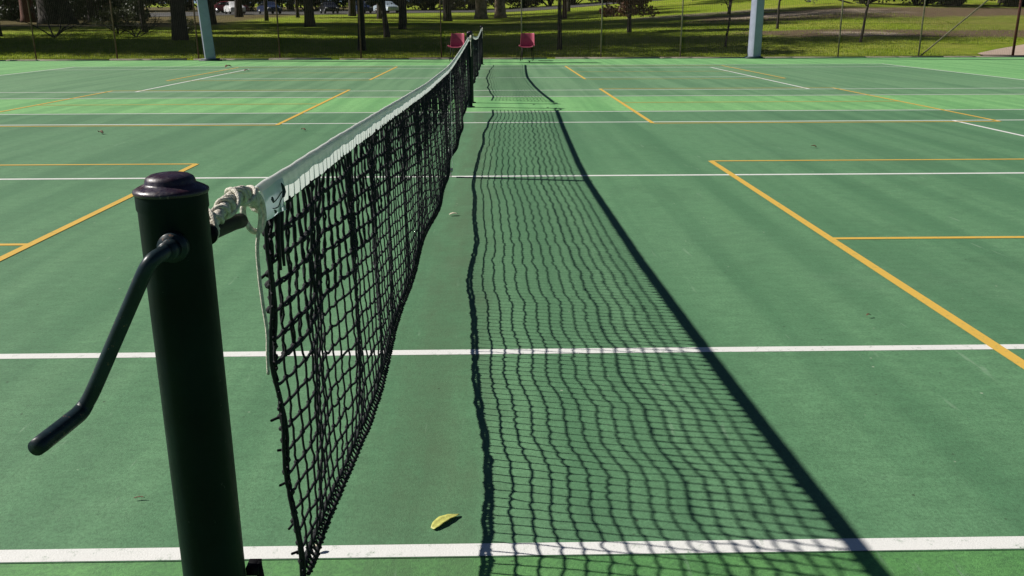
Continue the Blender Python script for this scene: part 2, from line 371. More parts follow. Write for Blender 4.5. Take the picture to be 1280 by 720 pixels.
# road and kerb behind the lawn
def strip(pts, w, dz):
    P = catmull(pts, 10); T = np.gradient(P, axis=0); T /= np.linalg.norm(T, axis=1, keepdims=True); n = np.stack([-T[:,1], T[:,0]], 1)
    A = P[:,:2]; B = A+n*w; V = []
    for a, b_ in zip(A, B): V += [[a[0],a[1],gz(*a)+dz],[b_[0],b_[1],gz(*b_)+dz]]
    k = np.arange(len(A)-1)*2; return np.array(V), np.stack([k, k+2, k+3, k+1], 1)
rp = [(-110,98),(-60,99),(-36,103),(-22,112),(-8,118),(6,123),(22,128),(60,140),(120,150)]
tag(add('road', [strip(rp, 26, .0)], M['asphalt']), kind='structure')
tag(add('road_kerb', [strip([(a,b-.35) for a,b in rp], .35, .10)], M['concrete']), kind='structure')

# ------------------------------------------------------------------ tennis net (built once, copied for the next court)
Y0, Y1, YC = -.548, 11.36, 5.48
TY = [-.6,0,.7,1.6,3,4.85,5.48,6.5,8,9.5,11.6]; TZ = [1.028,1.014,.992,.966,.932,.911,.905,.915,.943,.974,1.026]
BY = [-.6,0,.6,1.1,1.7,2.4,3.2,3.6,4.4,5,5.48,6.2,7.45,9.65,11.6]; BZ = [.262,.263,.254,.238,.220,.202,.195,.182,.172,.160,.172,.157,.180,.232,.285]
def topz(y): return np.interp(y, TY, TZ)
def botz(y): return np.interp(y, BY, BZ)
def topx(y): return .022*np.exp(-((y+.65)/1.3)**2)
def tri(t): return 2/math.pi*np.arcsin(np.sin(t)*.985)
def fold(y, v):
    """sideways drape: v 0 top .. 1 bottom"""
    amp = np.sin(np.pi*np.clip(v,0,1))**.6
    e = .55+.45*np.sin(y*.83+1.2)
    s = .017*tri(2*np.pi*y/.50+1.1*np.sin(y*1.7)+v*1.2)*e + .0055*tri(2*np.pi*y/.255+2.0*np.sin(y*1.1+.7)-v*1.5)*(1.2-e) + .008*np.sin(y*3.1+.4+v*.8)
    base = .012+.012*np.sin(y*1.9+.6)+.008*np.sin(y*4.3)          # bottom rope wanders
    return amp*s + base*v**1.5
YJ = lambda y, v: y + .10*v*np.exp(-(y-Y0)/.35) + .012*np.sin(y*5.2+v*2.2)*np.sin(np.pi*v) 
def net_nodes(nc, nr, z_top_off, v0, v1, dx=0., jit=.0017, seed=1, y_shift=0.):
    rg = np.random.default_rng(seed)
    y = np.linspace(Y0, Y1, nc+1)[:,None]+y_shift+np.zeros((1,nr+1)); v = np.linspace(v0, v1, nr+1)[None]+np.zeros((nc+1,1))
    yj = YJ(y, v)+rg.normal(0, jit, y.shape); zt = topz(y)-z_top_off; zb = botz(y)
    z = zt+(zb-zt)*v+rg.normal(0, jit*.8, y.shape); x = fold(y, v)+topx(y)*(1-v)+dx+rg.normal(0, jit*.6, y.shape)
    return np.stack([x, np.clip(yj, Y0, Y1), z], 2)
def sub_tubes(A, B, sag, r, n, rg, jit=.0008, k=3):
    """polyline A..B with k pieces, mid points sagging and jittered"""
    pts = [A+(B-A)*t for t in np.linspace(0, 1, k+1)]
    for i in range(1, k):
        t = i/k; pts[i] = pts[i]+np.array([0,0,-1.])*(sag*4*t*(1-t))[:,None] + rg.normal(0, jit, pts[i].shape)
    out = []
    for i in range(k): out.append(segs(pts[i], pts[i+1], r, None, n))
    return out
NC, NR = 264, 16
P = net_nodes(NC, NR, .050, 0, 1, seed=3)
rg = np.random.default_rng(5); q = []
near = np.linspace(Y0, Y1, NC+1) < 3.2
A = P[:-1,1:NR].reshape(-1,3); B = P[1:,1:NR].reshape(-1,3); q += sub_tubes(A, B, np.abs(rg.normal(.0035,.002,len(A))), .0029, 5, rg)      # horizontals
A = P[:,:-1].reshape(-1,3); B = P[:,1:].reshape(-1,3); q += sub_tubes(A, B, np.zeros(len(A)), .0024, 5, rg, .0010)
Kn = P[:,1:NR].reshape(-1,3); kt = [knots(Kn, rg.uniform(.0042,.0056,len(Kn)))]
# doubled mesh in the upper rows, ending in a thicker cord
v5 = 5.5/NR
D = P[:,:7]+np.array([.0014,.0005,-.0008])+rg.normal(0,.0007,(NC+1,7,3)); D[:,:,1] += .0012*np.sin(D[:,:,1]*2.3+D[:,:,2]*9)
A = D[:-1,1:].reshape(-1,3); B = D[1:,1:].reshape(-1,3); q += sub_tubes(A, B, np.abs(rg.normal(.004,.002,len(A))), .0022, 5, rg)
A = D[:,:-1].reshape(-1,3); B = D[:,1:].reshape(-1,3); q += sub_tubes(A, B, np.zeros(len(A)), .0025, 5, rg, .0018)
Kn = D[:,1:].reshape(-1,3); kt.append(knots(Kn, rg.uniform(.0052,.0072,len(Kn))))
A = D[:-1,6]; B = D[1:,6]; q += sub_tubes(A, B, np.full(len(A), .003), .0034, 6, rg)
# strands that run up inside the hem and tuft knots at the hem line
A = P[:,0].copy(); A[:,0] = topx(A[:,1])-.0004; Bt = A.copy(); Bt[:,2] = topz(A[:,1])-.012; A[:,2] = topz(A[:,1])-.047
Mid = A*.45+Bt*.55+rg.normal(0,.0012,A.shape)*[.3,1,1]
q += [segs(A, Mid, .0038, .0030, 6), segs(Mid, Bt, .0030, .0026, 6), segs(P[:,0], A, .0024, None, 5), segs(D[:,0], A+[0,.004,0], .0024, None, 5)]
H = np.stack([D[:,0], P[:,0]], 1).reshape(-1,3)+rg.normal(0,.003,(2*(NC+1),3)); H[:,2] -= .002
kt.append(knots(H, rg.uniform(.0045,.0075,len(H))))
net = thing('tennis_net', 'nearest black tennis net with white headband, sagging across the near court', 'tennis net', (0,0,0), 0, 'tennis nets across the courts')
mesh_o = obj('netting', tri2quad_mesh('netting', q, kt, M['cord'])); mesh_o.parent = net
# lead line: a twin bottom cord laced together
yy = np.arange(Y0, Y1, .011); yy = yy+.10*np.exp(-(yy-Y0)/.35); rb_ = np.random.default_rng(77); wz1, wz2, wx1 = [np.convolve(rb_.normal(0,1,len(yy)+6), np.ones(4)/4, 'same')[3:-3] for _ in range(3)]; vb = np.ones_like(yy); bx = fold(yy, vb); bz = botz(yy)
q = []; kk = []
c1 = np.stack([bx-.004+.002*wx1, yy, bz+.0035*wz1], 1); c2 = np.stack([bx+.006, yy, bz-.019+.0035*wz2], 1)
q.append(tube(c1, .0042, 6)); q.append(tube(c2, .0046, 6))
z1 = c1[::2]; z2 = c2[1::2][:len(z1)-1]
off = lambda a, s: a+np.array([s*.006,0,0])
q.append(segs(off(z1[:-1],1), off(z2,1), .0024, None, 5)); q.append(segs(off(z2,-1), off(z1[1:],-1), .0024, None, 5))
kk.append(knots(z1, rb_.uniform(.0045,.0075,len(z1)))); kk.append(knots(z2, rb_.uniform(.0045,.007,len(z2))))
o = obj('bottom_cord', tri2quad_mesh('bottom_cord', q, kk, M['cord']), net)
# side cords at both ends with lumpy lashing
for ye_, nm in ((Y0, -1), (Y1, 1)):
    q = []; kk = []; zt = float(topz(ye_))-.046; zb = float(botz(ye_))-.03
    zz = np.linspace(zt, zb, 60); f = fold(np.full(60, ye_), np.linspace(0,1,60))+float(topx(ye_))*np.linspace(1,0,60)
    for s, r in ((0,.0042),(nm*.014,.0036)):
        yv = ye_+s+(.10*np.linspace(0,1,60) if nm < 0 else 0)+.004*np.sin(zz*34+s*90)+rg.normal(0,.0012,60); q.append(tube(np.stack([f+.004*np.sin(zz*25+s*50), yv, zz], 1), r, 6))
    zs = np.linspace(zt, zb, 34); A = np.stack([np.interp(zs, zz[::-1], f[::-1])-.004, ye_-nm*.002+(.10 if nm < 0 else 0)*np.linspace(0,1,34), zs], 1); B = A+np.array([.008, nm*.016, -.011])
    q.append(segs(A, B, .0022, None, 5)); kk.append(knots(A+rg.normal(0,.002,A.shape), rg.uniform(.0035,.0085,34)))
    for i in (5, 12, 17, 20, 23, 27, 30):      # cut cord ends sticking out
        a = A[i]; q.append(segs([a], [a+np.array([rg.uniform(-.012,-.004), nm*rg.uniform(.008,.026), rg.uniform(-.008,.006)])], .0026, None, 5))
    # frayed thick ties just under the headband
    for yk in (.01,.035):
        P0 = np.array([f[0], ye_-nm*yk, zt+.012]); q.append(tube([P0, P0+[.003,0,-.03], P0+[0,-nm*.004,-.075], P0+[.002,0,-.12]], [.004,.0055,.004,.0025], 6)); kk.append(knots([P0+[0,0,-.02]], .010))
    obj('side_cord', tri2quad_mesh('side_cord', q, kk, M['cord']), net)
# headband: folded canvas, the back fold is shorter
ny = 700; y = np.linspace(Y0-.09, Y1+.09, ny); zt = topz(y)
wob = lambda k, a, ph: a*np.sin(y*k+ph)
prof = [(+.0068,-.051),(+.0072,-.038),(+.0070,-.025),(+.0065,-.010),(+.0045,-.003),(0,0),(-.004,-.003),(-.0050,-.008),(-.0050,-.013),(-.0050,-.018)]
V = []
for k, (px_, pz) in enumerate(prof):
    amp = .0010*abs(pz)/.06; xw = px_+ wob(31,amp,.3)+wob(83,amp*.7,1)+wob(7.3,amp,2)
    zz = zt+pz+(wob(52,.0016,1)+wob(19,.0018,0))*(.9 if k == 9 else .25)
    V.append(np.stack([xw+topx(y), y, zz], 1))
V = np.stack(V, 1).reshape(-1,3); K = len(prof); ii, jj = np.meshgrid(np.arange(K-1), np.arange(ny-1)); a0 = (jj*K+ii).ravel()
tp = obj('headband', mesh_np('headband', V, np.stack([a0, a0+1, a0+K+1, a0+K], 1), M['tape'], True), net)
# steel cable in the fold, seams
add('cable', [tube(np.stack([topx(y), y, zt-.007], 1)[::6], .0035, 6)], M['rope'], net)
# reinforcing patch at the near end with thin dark tubes laid over it
for sgn, ye_ in ((-1, Y0-.092), (1, Y1+.092)):
    n1, n2 = 10, 7; VV = []
    for i in range(n1):
        for j in range(n2):
            yy_ = ye_-sgn*(i/(n1-1)*.13); zz_ = float(topz(yy_))-.008-j/(n2-1)*(.044+.008*(i/(n1-1))); VV.append([float(topx(yy_))+.0095+.002*math.sin(j*1.1+i*.7)+.001*j*.3, yy_, zz_])
    ff = [[i*n2+j, (i+1)*n2+j, (i+1)*n2+j+1, i*n2+j+1] for i in range(n1-1) for j in range(n2-1)]
    po = obj('end_patch', mesh_np('end_patch', VV, ff, M['patch'], True), net)
    def on(u, w):   # u along the patch 0..1 from the end, w down 0..1
        yy_ = ye_-sgn*u*.13; return [.0135+float(topx(yy_)), yy_, float(topz(yy_))-.008-w*(.044+.008*u)]
    mk = [tube([on(.30,.34),on(.31,.44),on(.34,.54)], [.0012,.0024,.0012], 6), tube([on(.80,.10),on(.87,.22),on(.89,.40),on(.84,.52),on(.80,.54)], [.0012,.0026,.0035,.0026,.001], 6),
          tube(catmull([on(.34,.54),on(.5,.5),on(.66,.42),on(.80,.36)],4), .0009, 6), tube([on(.36,.80),on(.40,.86),on(.42,.92)], [.001,.0026,.001], 6),
          tube(catmull([on(.30,.72),on(.45,.76),on(.58,.74),on(.70,.60),on(.80,.54)],4), .0009, 6)]
    add('patch_mark', mk, M['darkmark'], po, True)
# lashing rope from the headband to the post at both ends
def lash(sgn, yend, ypost):
    mp = lambda p: [p[0], yend+(p[1]+.545)*(ypost-yend)/(-.872+.545), p[2]-1.028+float(topz(yend))]
    core = catmull([mp(p) for p in [(.020,-.872,1.010),(.028,-.840,1.026),(.030,-.790,1.034),(.030,-.730,1.036),(.030,-.670,1.034),(.028,-.615,1.022),(.026,-.560,1.004),(.024,-.52,.994)]], 8)
    m = len(core); rc = np.interp(np.linspace(0,1,m), [0,.12,.5,.75,1], [.006,.0072,.0078,.0072,.0045])
    parts = [tube(core, rc, 10)]
    T = np.gradient(core, axis=0); T /= np.linalg.norm(T, axis=1, keepdims=True)
    s = np.linspace(0, 1, 300); C = np.stack([np.interp(s, np.linspace(0,1,m), core[:,i]) for i in range(3)], 1); TT = np.stack([np.interp(s, np.linspace(0,1,m), T[:,i]) for i in range(3)], 1)
    U = np.cross(TT, [0,0,1.]); U /= np.linalg.norm(U, axis=1, keepdims=True); W = np.cross(TT, U); rr = np.interp(s, np.linspace(0,1,m), rc)+.0015
    a = s*2*math.pi*14+.9*np.sin(s*17); rr2 = rr*(1+.12*np.sin(s*29))
    parts.append(tube(C+rr2[:,None]*(np.cos(a)[:,None]*U+np.sin(a)[:,None]*W), .0030, 7))
    a2 = -s*2*math.pi*3.5+1; keep = s < .75
    parts.append(tube((C+(rr+.004)[:,None]*(np.cos(a2)[:,None]*U+np.sin(a2)[:,None]*W))[keep], .0030, 7))
    # loop round the headband end and the loose tail
    parts.append(tube(catmull([mp(p) for p in [(.030,-.60,1.03),(.036,-.575,1.012),(.036,-.565,.985),(.030,-.575,.968),(.022,-.6,.975),(.014,-.6,1.0),(.022,-.585,1.03)]],6), .0045, 8))
    parts.append(tube(catmull([mp(p) for p in [(.034,-.62,1.022),(.038,-.60,.995),(.030,-.600,.950),(.0285,-.597,.905),(.0305,-.600,.865),(.0330,-.598,.820),(.0310,-.600,.785),(.0295,-.599,.752)]],6), np.linspace(.0030,.0024,43), 8))
    return add('lashing_rope', parts, M['rope'], net, True)
lash(-1, -.648, -.872); lash(1, Y1+.08, 11.66)
# centre strap down to its ground anchor
zc = .905
st = []
for s in (1,-1): st.append(np.array([[s*.013,YC-.025,.06],[s*.013,YC+.025,.06],[s*.014,YC+.025,zc-.03],[s*.014,YC-.025,zc-.03],[0.004*s,YC-.025,zc+.004],[0.004*s,YC+.025,zc+.004]]))
V = np.vstack(st); F = np.array([[0,1,2,3],[3,2,5,4],[6,9,8,7],[9,10,11,8],[4,5,11,10]])
cs = obj('centre_strap', mesh_np('centre_strap', V, F, M['tape']), net)
add('strap_buckle', [box(-.016,.016,YC-.028,YC+.028,.05,.075), tube([[0,YC,.06],[0,YC,.0]], .005, 8)], M['steel'], cs)

# posts
def make_post():
    t = thing('net_post', 'near dark green net post with plum cap and crank handle, in the left foreground', 'net post', (0,-.914,0), 0, 'posts holding the nets')
    add('shaft', [lathe([(.0385,0),(.0385,1.05),(.0398,1.053),(.0398,1.072)], 48), lathe([(.075,.001),(.075,.012),(.055,.018),(.0385,.02)], 40)], M['post'], t, True)
    add('cap', [lathe([(.0375,1.0690),(.0408,1.0695),(.0418,1.0720),(.0413,1.0742),(.0370,1.0768),(.0318,1.0792),(.0290,1.0806),(.0280,1.0820),(.0275,1.0848),(.0258,1.0880),(.0212,1.0907),(.014,1.0922),(.005,1.0928),(.0001,1.0929)], 48)], M['cap'], t, True)
    h = lambda p: [p[0], p[1]+.914, p[2]]
    hub = []
    a = np.linspace(0, 2*math.pi, 25)
    for r0, r1, y0, y1 in ((.0175,.0165,-.036,-.045),(.0115,.0105,-.044,-.064)):
        hub.append(tube([[.0094,y0,1.015],[.0094,y1,1.015]], [r0,r1], 24))
    cr = catmull([h(p) for p in [(.0094,-.962,1.0155),(.0085,-.985,1.0158),(.0040,-1.000,1.0135),(-.0030,-1.005,1.004),(-.0150,-1.006,.982),(-.046,-1.006,.924),(-.0770,-1.006,.866),(-.0880,-1.008,.848)]], 6)
    add('hub', hub, M['crank'], t, True)
    c = add('crank_handle', [tube(cr, .0082, 16)], M['crank'], t, True)
    g = catmull([h(p) for p in [(-.0860,-1.006,.851),(-.0915,-1.014,.8425),(-.0935,-1.04,.8420),(-.0983,-1.100,.8426)]], 6)
    add('grip', [tube(g, np.concatenate([np.linspace(.0083,.0094,6), np.full(len(g)-7,.0095), [.0088]]), 16)], M['crank'], c, True)
    sc = [tube([[.0094,-.064,1.015],[.0094,-.0665,1.015]], [.005,.004], 12)]
    add('screw_head', sc, M['steel'], c, True)
    add('winding_bar', [tube([[.030,.020,1.013],[.0255,.040,1.0135],[.0215,.150,1.001],[.0198,.192,.9945],[.0197,.196,.994]], [.0105,.0105,.0105,.0105,.007], 16)], M['darkmetal'], t, True)
    add('cleat', [box(.034,.050,.020,.042,.548,.560), tube([[.047,.031,.560],[.0505,.031,.535],[.046,.031,.515]], [.006,.005,.003], 8)], M['darkmetal'], t, True)
    return t
post = make_post()
p2 = copy_tree(post); p2.location = (0,11.70,0); p2.rotation_euler.z = math.pi; p2['label'] = 'dark net post at the far end of the nearest net, close behind its lashing'
N2 = 13.36
net2 = copy_tree(net); net2.location = (0,N2,0); net2['label'] = 'farther black tennis net standing behind the nearest net, on the second court'
p3 = copy_tree(post); p3.location = (0,N2-.914,0); p3['label'] = 'dark net post at the near end of the farther net, just past the nearest net'
p4 = copy_tree(post); p4.location = (0,N2+11.70,0); p4.rotation_euler.z = math.pi; p4['label'] = 'farthest dark net post, in front of the wire fence beside the red seats'

# ------------------------------------------------------------------ litter on the courts
def leaf_obj(name, label, loc, L_, W_, rz, curl, mat, cup=.3):
    n1, n2 = 12, 5; V = []
    for i in range(n1):
        u = i/(n1-1); w = W_*(math.sin(math.pi*min(1, u*.92+.06))**.6)*(.75+.5*(1-u)); 
        for j in range(n2):
            t = j/(n2-1)*2-1; V.append([(u-.5)*L_, t*w*.5+.1*L_*math.sin(u*3), .003+curl*math.sin(u*math.pi*.9)*L_+cup*abs(t)**1.5*w*.5+.0008*math.sin(i*2+j)])
    V = np.array(V); V[:,2] -= V[:,2].min()-.0205
    F = [[i*n2+j, (i+1)*n2+j, (i+1)*n2+j+1, i*n2+j+1] for i in range(n1-1) for j in range(n2-1)]
    o = obj(name, mesh_np(name, V, F, mat, True)); o.location = loc; o.rotation_euler = (0,0,rz); md = o.modifiers.new('s','SOLIDIFY'); md.thickness = .0012
    return tag(o, label, 'leaf')
leaf_obj('fallen_leaf', 'curled yellow green leaf on the green court between net and shadow', (.235,.125,-.014), .094,.028, R(44), .035, M['dryleaf'], .22)
leaf_obj('fallen_leaf', 'small pale brown leaf lying on the nearest white line beside the net foot', (-.055-.02,.0,-.004), .022,.012, R(20), .1, M['paleleaf'])
leaf_obj('fallen_leaf', 'small bleached leaf on the dark grime strip halfway under the nearest net', (.09,3.94,-.008), .06,.03, R(10), .1, M['paleleaf'])
leaf_obj('fallen_leaf', 'tiny dark leaf in front of the nearest net post, left of its shaft', (-.61,.26,-.01), .03,.004, R(5), .05, M['brownleaf'])
def cl(u, v, label, s, cat='leaf'):
    # ground points measured once from the camera solution
    leaf_obj('fallen_leaf', label, (u, v, -.006), s, s*.45, random.uniform(0,3), .2, M['brownleaf'], .6)
cl(-6.9,8.4,'dark twig litter on the left of the near court, nearer of two', .16)
cl(-8.9,9.9,'dark twig litter on the left of the near court, farther of two', .12)
cl(-4.2,8.6,'dark dead leaf on the near court behind the capped net post', .10)
cl(-1.9,8.8,'dead leaf on the near court left of the headband', .07)
cl(-7.0,23.7,'dark leaf clump beyond the second court by the left lamp pole', .22)
cl(-6.0,21.8,'small dark leaf on the second court right of the left lamp pole', .14)
cl(1.45,26.3,'dark leaf on the green surround in front of the right red seat', .16)
cl(3.6,7.1,'lone dark leaf on the near court right of the long net shadow', .06)
cl(2.0,1.75,'tiny dark leaf by the near yellow line right of the net shadow', .022)

# ------------------------------------------------------------------ fence
fence = thing('wire_fence', 'tall chain link fence with rusty posts behind the far court', 'fence', (0,29.3,0))
FX = [-20.6,-17.8,-15.0,-12.3,-9.58,-6.86,-4.13,-1.42,1.30,3.98,6.68,9.38,12.08,14.85]
FH = 3.05
leans = {-15.0:-.02,-12.3:-.015}
for x in FX:
    r_ = .024; m_ = M['galv'] if x > 0 else M['rust']
    add('post', [tube([[x,0,-.1],[x+.015*random.uniform(-1,1),0,1.5],[x+.03*random.uniform(-1,1),0,FH]], r_, 10)], m_, fence, True)
tag(add('post', [tube([[18.1,0,-.1],[18.1,0,FH]], .042, 12)], M['rustdark'], fence, True), 'thicker red brown corner post')
add('brace', [tube([[14.9,0,.02],[18.0,0,2.75]], .024, 10)], M['galv'], fence, True)
add('top_rail', [tube([[-20.6,0,FH],[18.1,0,FH]], .021, 8)], M['rust'], fence, True)
add('bottom_wire', [tube(np.stack([np.linspace(-20.6,18.1,120), np.full(120,-.01), .055+.012*np.sin(np.linspace(0,60,120))], 1), .006, 6)], M['rust'], fence, True)
add('line_wire', [tube([[-20.6,.006,1.12],[18.1,.006,1.10]], .003, 6)], M['darkmetal'], fence)
pw = .062; nxw = int(38.7/pw); nz = int(3.0/pw); A = []; B = []
xi = -20.6+np.arange(nxw)*pw; 
for j in range(nz):
    s = (j%2); z0 = .05+j*pw
    for par in (0,1):
        a = xi+(pw/2 if (s ^ par) else 0.); b_ = xi+(0. if (s ^ par) else pw/2)
        if par: a = a; b_ = b_
        sag = .008*np.sin(xi*3)
        A.append(np.stack([a, (.003 if par else -.003)+sag*0, np.full(nxw, z0)], 1)); B.append(np.stack([b_ if not par else b_, np.full(nxw, .003 if par else -.003), np.full(nxw, z0+pw)], 1))
V, F = segs(np.vstack(A), np.vstack(B), .0021, None, 3)
obj('chain_link', mesh_np('chain_link', V, F, M['wire']), fence)

# lamp poles
def lamp_pole(x, y, label, lean):
    t = thing('lamp_pole', label, 'lamp pole', (x,y,0), 0, 'lamp poles by the fence')
    ang = R(22); c, s = math.cos(ang), math.sin(ang); V = []
    for z_, hs in ((.03,.162),(9.,.125)):
        for a_, b_ in ((-1,-.9),(-.9,-1),(.9,-1),(1,-.9),(1,.9),(.9,1),(-.9,1),(-1,.9)): V.append([a_*hs, b_*hs, z_])
    k_ = np.arange(8); F = np.stack([k_, (k_+1)%8, 8+(k_+1)%8, 8+k_], 1); V = np.array(V)@np.array([[c,s,0],[-s,c,0],[0,0,1]]); V[:,0] += lean*V[:,2]
    obj('shaft', mesh_np('shaft', V, F, M['pole']), t)
    add('base_plate', [box(-.30,.30,-.26,.26,0.0,.035), box(-.235,.235,-.235,.235,.035,.075)], M['polebase'], t)
    fl = add('floodlight', [box(-.9+lean*9,.9+lean*9,-.12,.12,9.0,9.12), box(-.85+lean*9,-.25+lean*9,-.32,.1,9.12,9.5), box(.25+lean*9,.85+lean*9,-.32,.1,9.12,9.5)], M['darkmetal'], t)
    return t
lamp_pole(-8.9,28.35,'pale blue lamp pole left of the nets, leaning slightly left by the fence', -.05)
lamp_pole(8.98,28.5,'pale blue lamp pole right of the nets, between two bare saplings', .0)

# red seats
def make_seat():
    t = thing('plastic_seat', '', 'seat')
    prof = catmull([(-.235,.415),(-.20,.44),(-.10,.425),(.06,.41),(.15,.425),(.20,.50),(.235,.64),(.265,.80),(.275,.835)], 4)[:, :2] if False else None
    pr = np.array([(-.245,.405),(-.225,.437),(-.12,.430),(.02,.412),(.11,.415),(.165,.455),(.195,.54),(.225,.68),(.25,.82),(.262,.845)])
    pr3 = catmull(np.c_[pr[:,0], pr[:,1], np.zeros(len(pr))], 4)[:,:2]
    nu = 15; V = []
    for i, (py_, pz) in enumerate(pr3):
        s = i/(len(pr3)-1); half = .235-.03*max(0, s-.5)*2*(1 if s>.5 else 0)
        for j in range(nu):
            u = j/(nu-1)*2-1; lip = abs(u)**4
            V.append([u*half, -(-py_)-lip*.09*min(1,max(0,(s-.35)/.3)), pz+lip*.055*(1-min(1,max(0,(s-.5)/.2)))])
    F = [[i*nu+j, i*nu+j+1, (i+1)*nu+j+1, (i+1)*nu+j] for i in range(len(pr3)-1) for j in range(nu-1)]
    o = obj('seat_shell', mesh_np('seat_shell', V, F, M['chairp'], True), t); md = o.modifiers.new('s','SOLIDIFY'); md.thickness = .008
    for sx_ in (-1,1):
        for sy in (-.17,.15):
            add('leg', [tube([[sx_*.15, sy, .41],[sx_*.19, sy*1.25, 0.0]], .011, 8)], M['darkmetal'], t, True)
    add('seat_rail', [tube([[-.15,-.17,.405],[.15,-.17,.405]], .010, 8)], M['darkmetal'], t); add('seat_rail', [tube([[-.15,.15,.402],[.15,.15,.402]], .010, 8)], M['darkmetal'], t)
    return t
s1 = make_seat(); s1.location = (1.42,27.6,0); s1.rotation_euler.z = R(-9); tag(s1, 'right red plastic seat, standing clear of the nets before the fence', 'seat', 'red seats by the fence')
s2 = copy_tree(s1); s2.location = (-.83,27.7,0); s2.rotation_euler.z = R(-12); s2['label'] = 'left red plastic seat, partly hidden behind the far net post'

# ------------------------------------------------------------------ vegetation
def leaves(C, size, seed, squash=.6):
    rg = np.random.default_rng(seed); n = len(C)
    a = rg.normal(size=(n,3)); a /= np.linalg.norm(a, axis=1, keepdims=True)
    b = np.cross(a, rg.normal(size=(n,3))); b /= np.linalg.norm(b, axis=1, keepdims=True)
    s = size*rg.uniform(.6,1.3,(n,1)); w = s*squash*.5; c3 = np.cross(a, b)
    V = np.stack([C-a*s*.5, C+b*w+c3*s*.08, C+a*s*.5, C-b*w+c3*s*.08], 1).reshape(-1,3)
    return V, np.arange(n*4).reshape(-1,4)
def clump_pts(centres, radii, n, seed, shell=.5):
    rg = np.random.default_rng(seed); w = np.array(radii)**2; w = w/w.sum(); idx = rg.choice(len(centres), n, p=w)
    d = rg.normal(size=(n,3)); d /= np.linalg.norm(d, axis=1, keepdims=True); r = rg.uniform(0,1,(n,1))**shell
    return np.array(centres)[idx]+d*r*np.array(radii)[idx][:,None]*np.array([1,1,.7])
def trunk_parts(H, r, seed, lean=(0,0), fork=.45, limbs=6, spread=.5, crownr=3.):
    rr = random.Random(seed); pts = []; n = 7
    for i in range(n):
        t = i/(n-1); pts.append([lean[0]*t*H+rr.uniform(-.02,.02)*H*t, lean[1]*t*H+rr.uniform(-.02,.02)*H*t, t*H])
    P_ = catmull(pts, 4); m = len(P_); rad = r*np.interp(np.linspace(0,1,m), [0,.04,.12,.6,1], [1.45,1.12,1.0,.72,.2])
    P_[0,2] = -.3
    parts = [tube(P_, rad, 10)]; ends = [P_[-1]]
    for k in range(limbs):
        t = fork+(1-fork)*(k+.5)/limbs; b0 = P_[int(t*(m-1))]; a = rr.uniform(0,6.28)+k*2.4; ln = crownr*rr.uniform(.6,1.)
        e = b0+np.array([math.cos(a)*ln, math.sin(a)*ln, ln*spread*rr.uniform(.7,1.4)]); md_ = (b0+e)/2+np.array([0,0,-.08*ln])
        pp = catmull([b0, md_, e], 5); r0 = rad[int(t*(m-1))]*.6; parts.append(tube(pp, np.linspace(r0, r0*.25, len(pp)), 7)); ends.append(e); ends.append(md_)
    return parts, ends
PROTO = {}
def tree_meshes(key, H, r, seed, bark, leafm, nleaf, lsize, lean=(0,0), fork=.45, limbs=7, crownr=3.2, clr=1.5, spread=.5, low=0):
    if key in PROTO: return PROTO[key]
    parts, ends = trunk_parts(H, r, seed, lean, fork, limbs, spread, crownr)
    V, F = join_parts(parts); tm = mesh_np('trunk', V, F, bark, True)
    rg = np.random.default_rng(seed); cs = []; rs = []
    for e in ends:
        for _ in range(3): cs.append(np.array(e)+rg.normal(0,.5,3)*clr*.9); rs.append(clr*rg.uniform(.45,1))
    for _ in range(low):
        a = rg.uniform(0,6.28); cs.append(np.array([math.cos(a)*crownr*.8, math.sin(a)*crownr*.8, H*fork*.75])); rs.append(clr*.6)
    V, F = leaves(clump_pts(cs, rs, nleaf, seed), lsize, seed); lm = mesh_np('crown', V, F, leafm)
    PROTO[key] = (tm, lm); return PROTO[key]
def tree(key, x, y, label, rz=0, sc=1., group=None, name='tree', zs=1.0, **kw):
    tm, lm = tree_meshes(key, **kw) if kw else PROTO[key]
    t = thing(name, label, 'tree', (x,y,float(gz(x,y))-.03), rz, group); t.scale = (sc,sc,sc*zs)
    obj('trunk', tm, t); obj('crown', lm, t); return t
big = dict(H=10, r=.30, seed=11, bark=M['bark'], leafm=M['leaf'], nleaf=9000, lsize=.26, fork=.42, crownr=4.2, clr=2.0, limbs=9)
tree('gumA', -15.2,44.4,'thick dark trunked tree left of the left lamp pole, rooted in shaded grass', .4, 1.1, zs=1.8, **big)
tree('gumB', -4.95,35.3,'dark tree with slim straight trunk close behind the fence, left of the nets', 1.0, .9, zs=.9, **dict(big, r=.16, seed=23, nleaf=7000, low=3))
tree('gumC', -5.68,59.5,'forked dark tree with two stout stems behind the fence, left of the nets', .2, 1., zs=1.6, **dict(big, r=.22, seed=31, lean=(.05,0), fork=.05, limbs=8, spread=1.3))
tree('slim', -5.4,48.3,'thin leaning dark tree left of the forked tree', 0., 1., **dict(big, H=7, r=.15, seed=5, lean=(-.12,0), nleaf=3000, crownr=2, clr=1.2))
tree('gumD', -3.7,80.,'dark straight tree in the sunny grass behind the left red seat', 0.3, 1., **dict(big, r=.34, seed=77, lean=(-.03,0), bark=M['bark']))
tree('pale', -.9,89.,'tree with mottled pale trunk above the far net, left of two', 0.3, 1., **dict(big, r=.55, seed=13, bark=M['barkpale']))
tree('pale', 1.0,91.,'dark tree next to the mottled pale trunk above the far net, right of two', 2.1, .95)
tree('slimB', 2.98,34.9,'slender shaded tree right of the red seats', 1.3, 1., **dict(big, H=6.5, r=.085, seed=9, nleaf=2600, crownr=1.7, clr=1.0, fork=.5))
tree('slimC', 6.4,78.,'russet barked tree in the shade behind the slender tree', 1.3, 1., **dict(big, H=8, r=.2, seed=19, nleaf=5000, crownr=2.6, clr=1.6, bark=M['barkred'], leafm=M['leafred']))
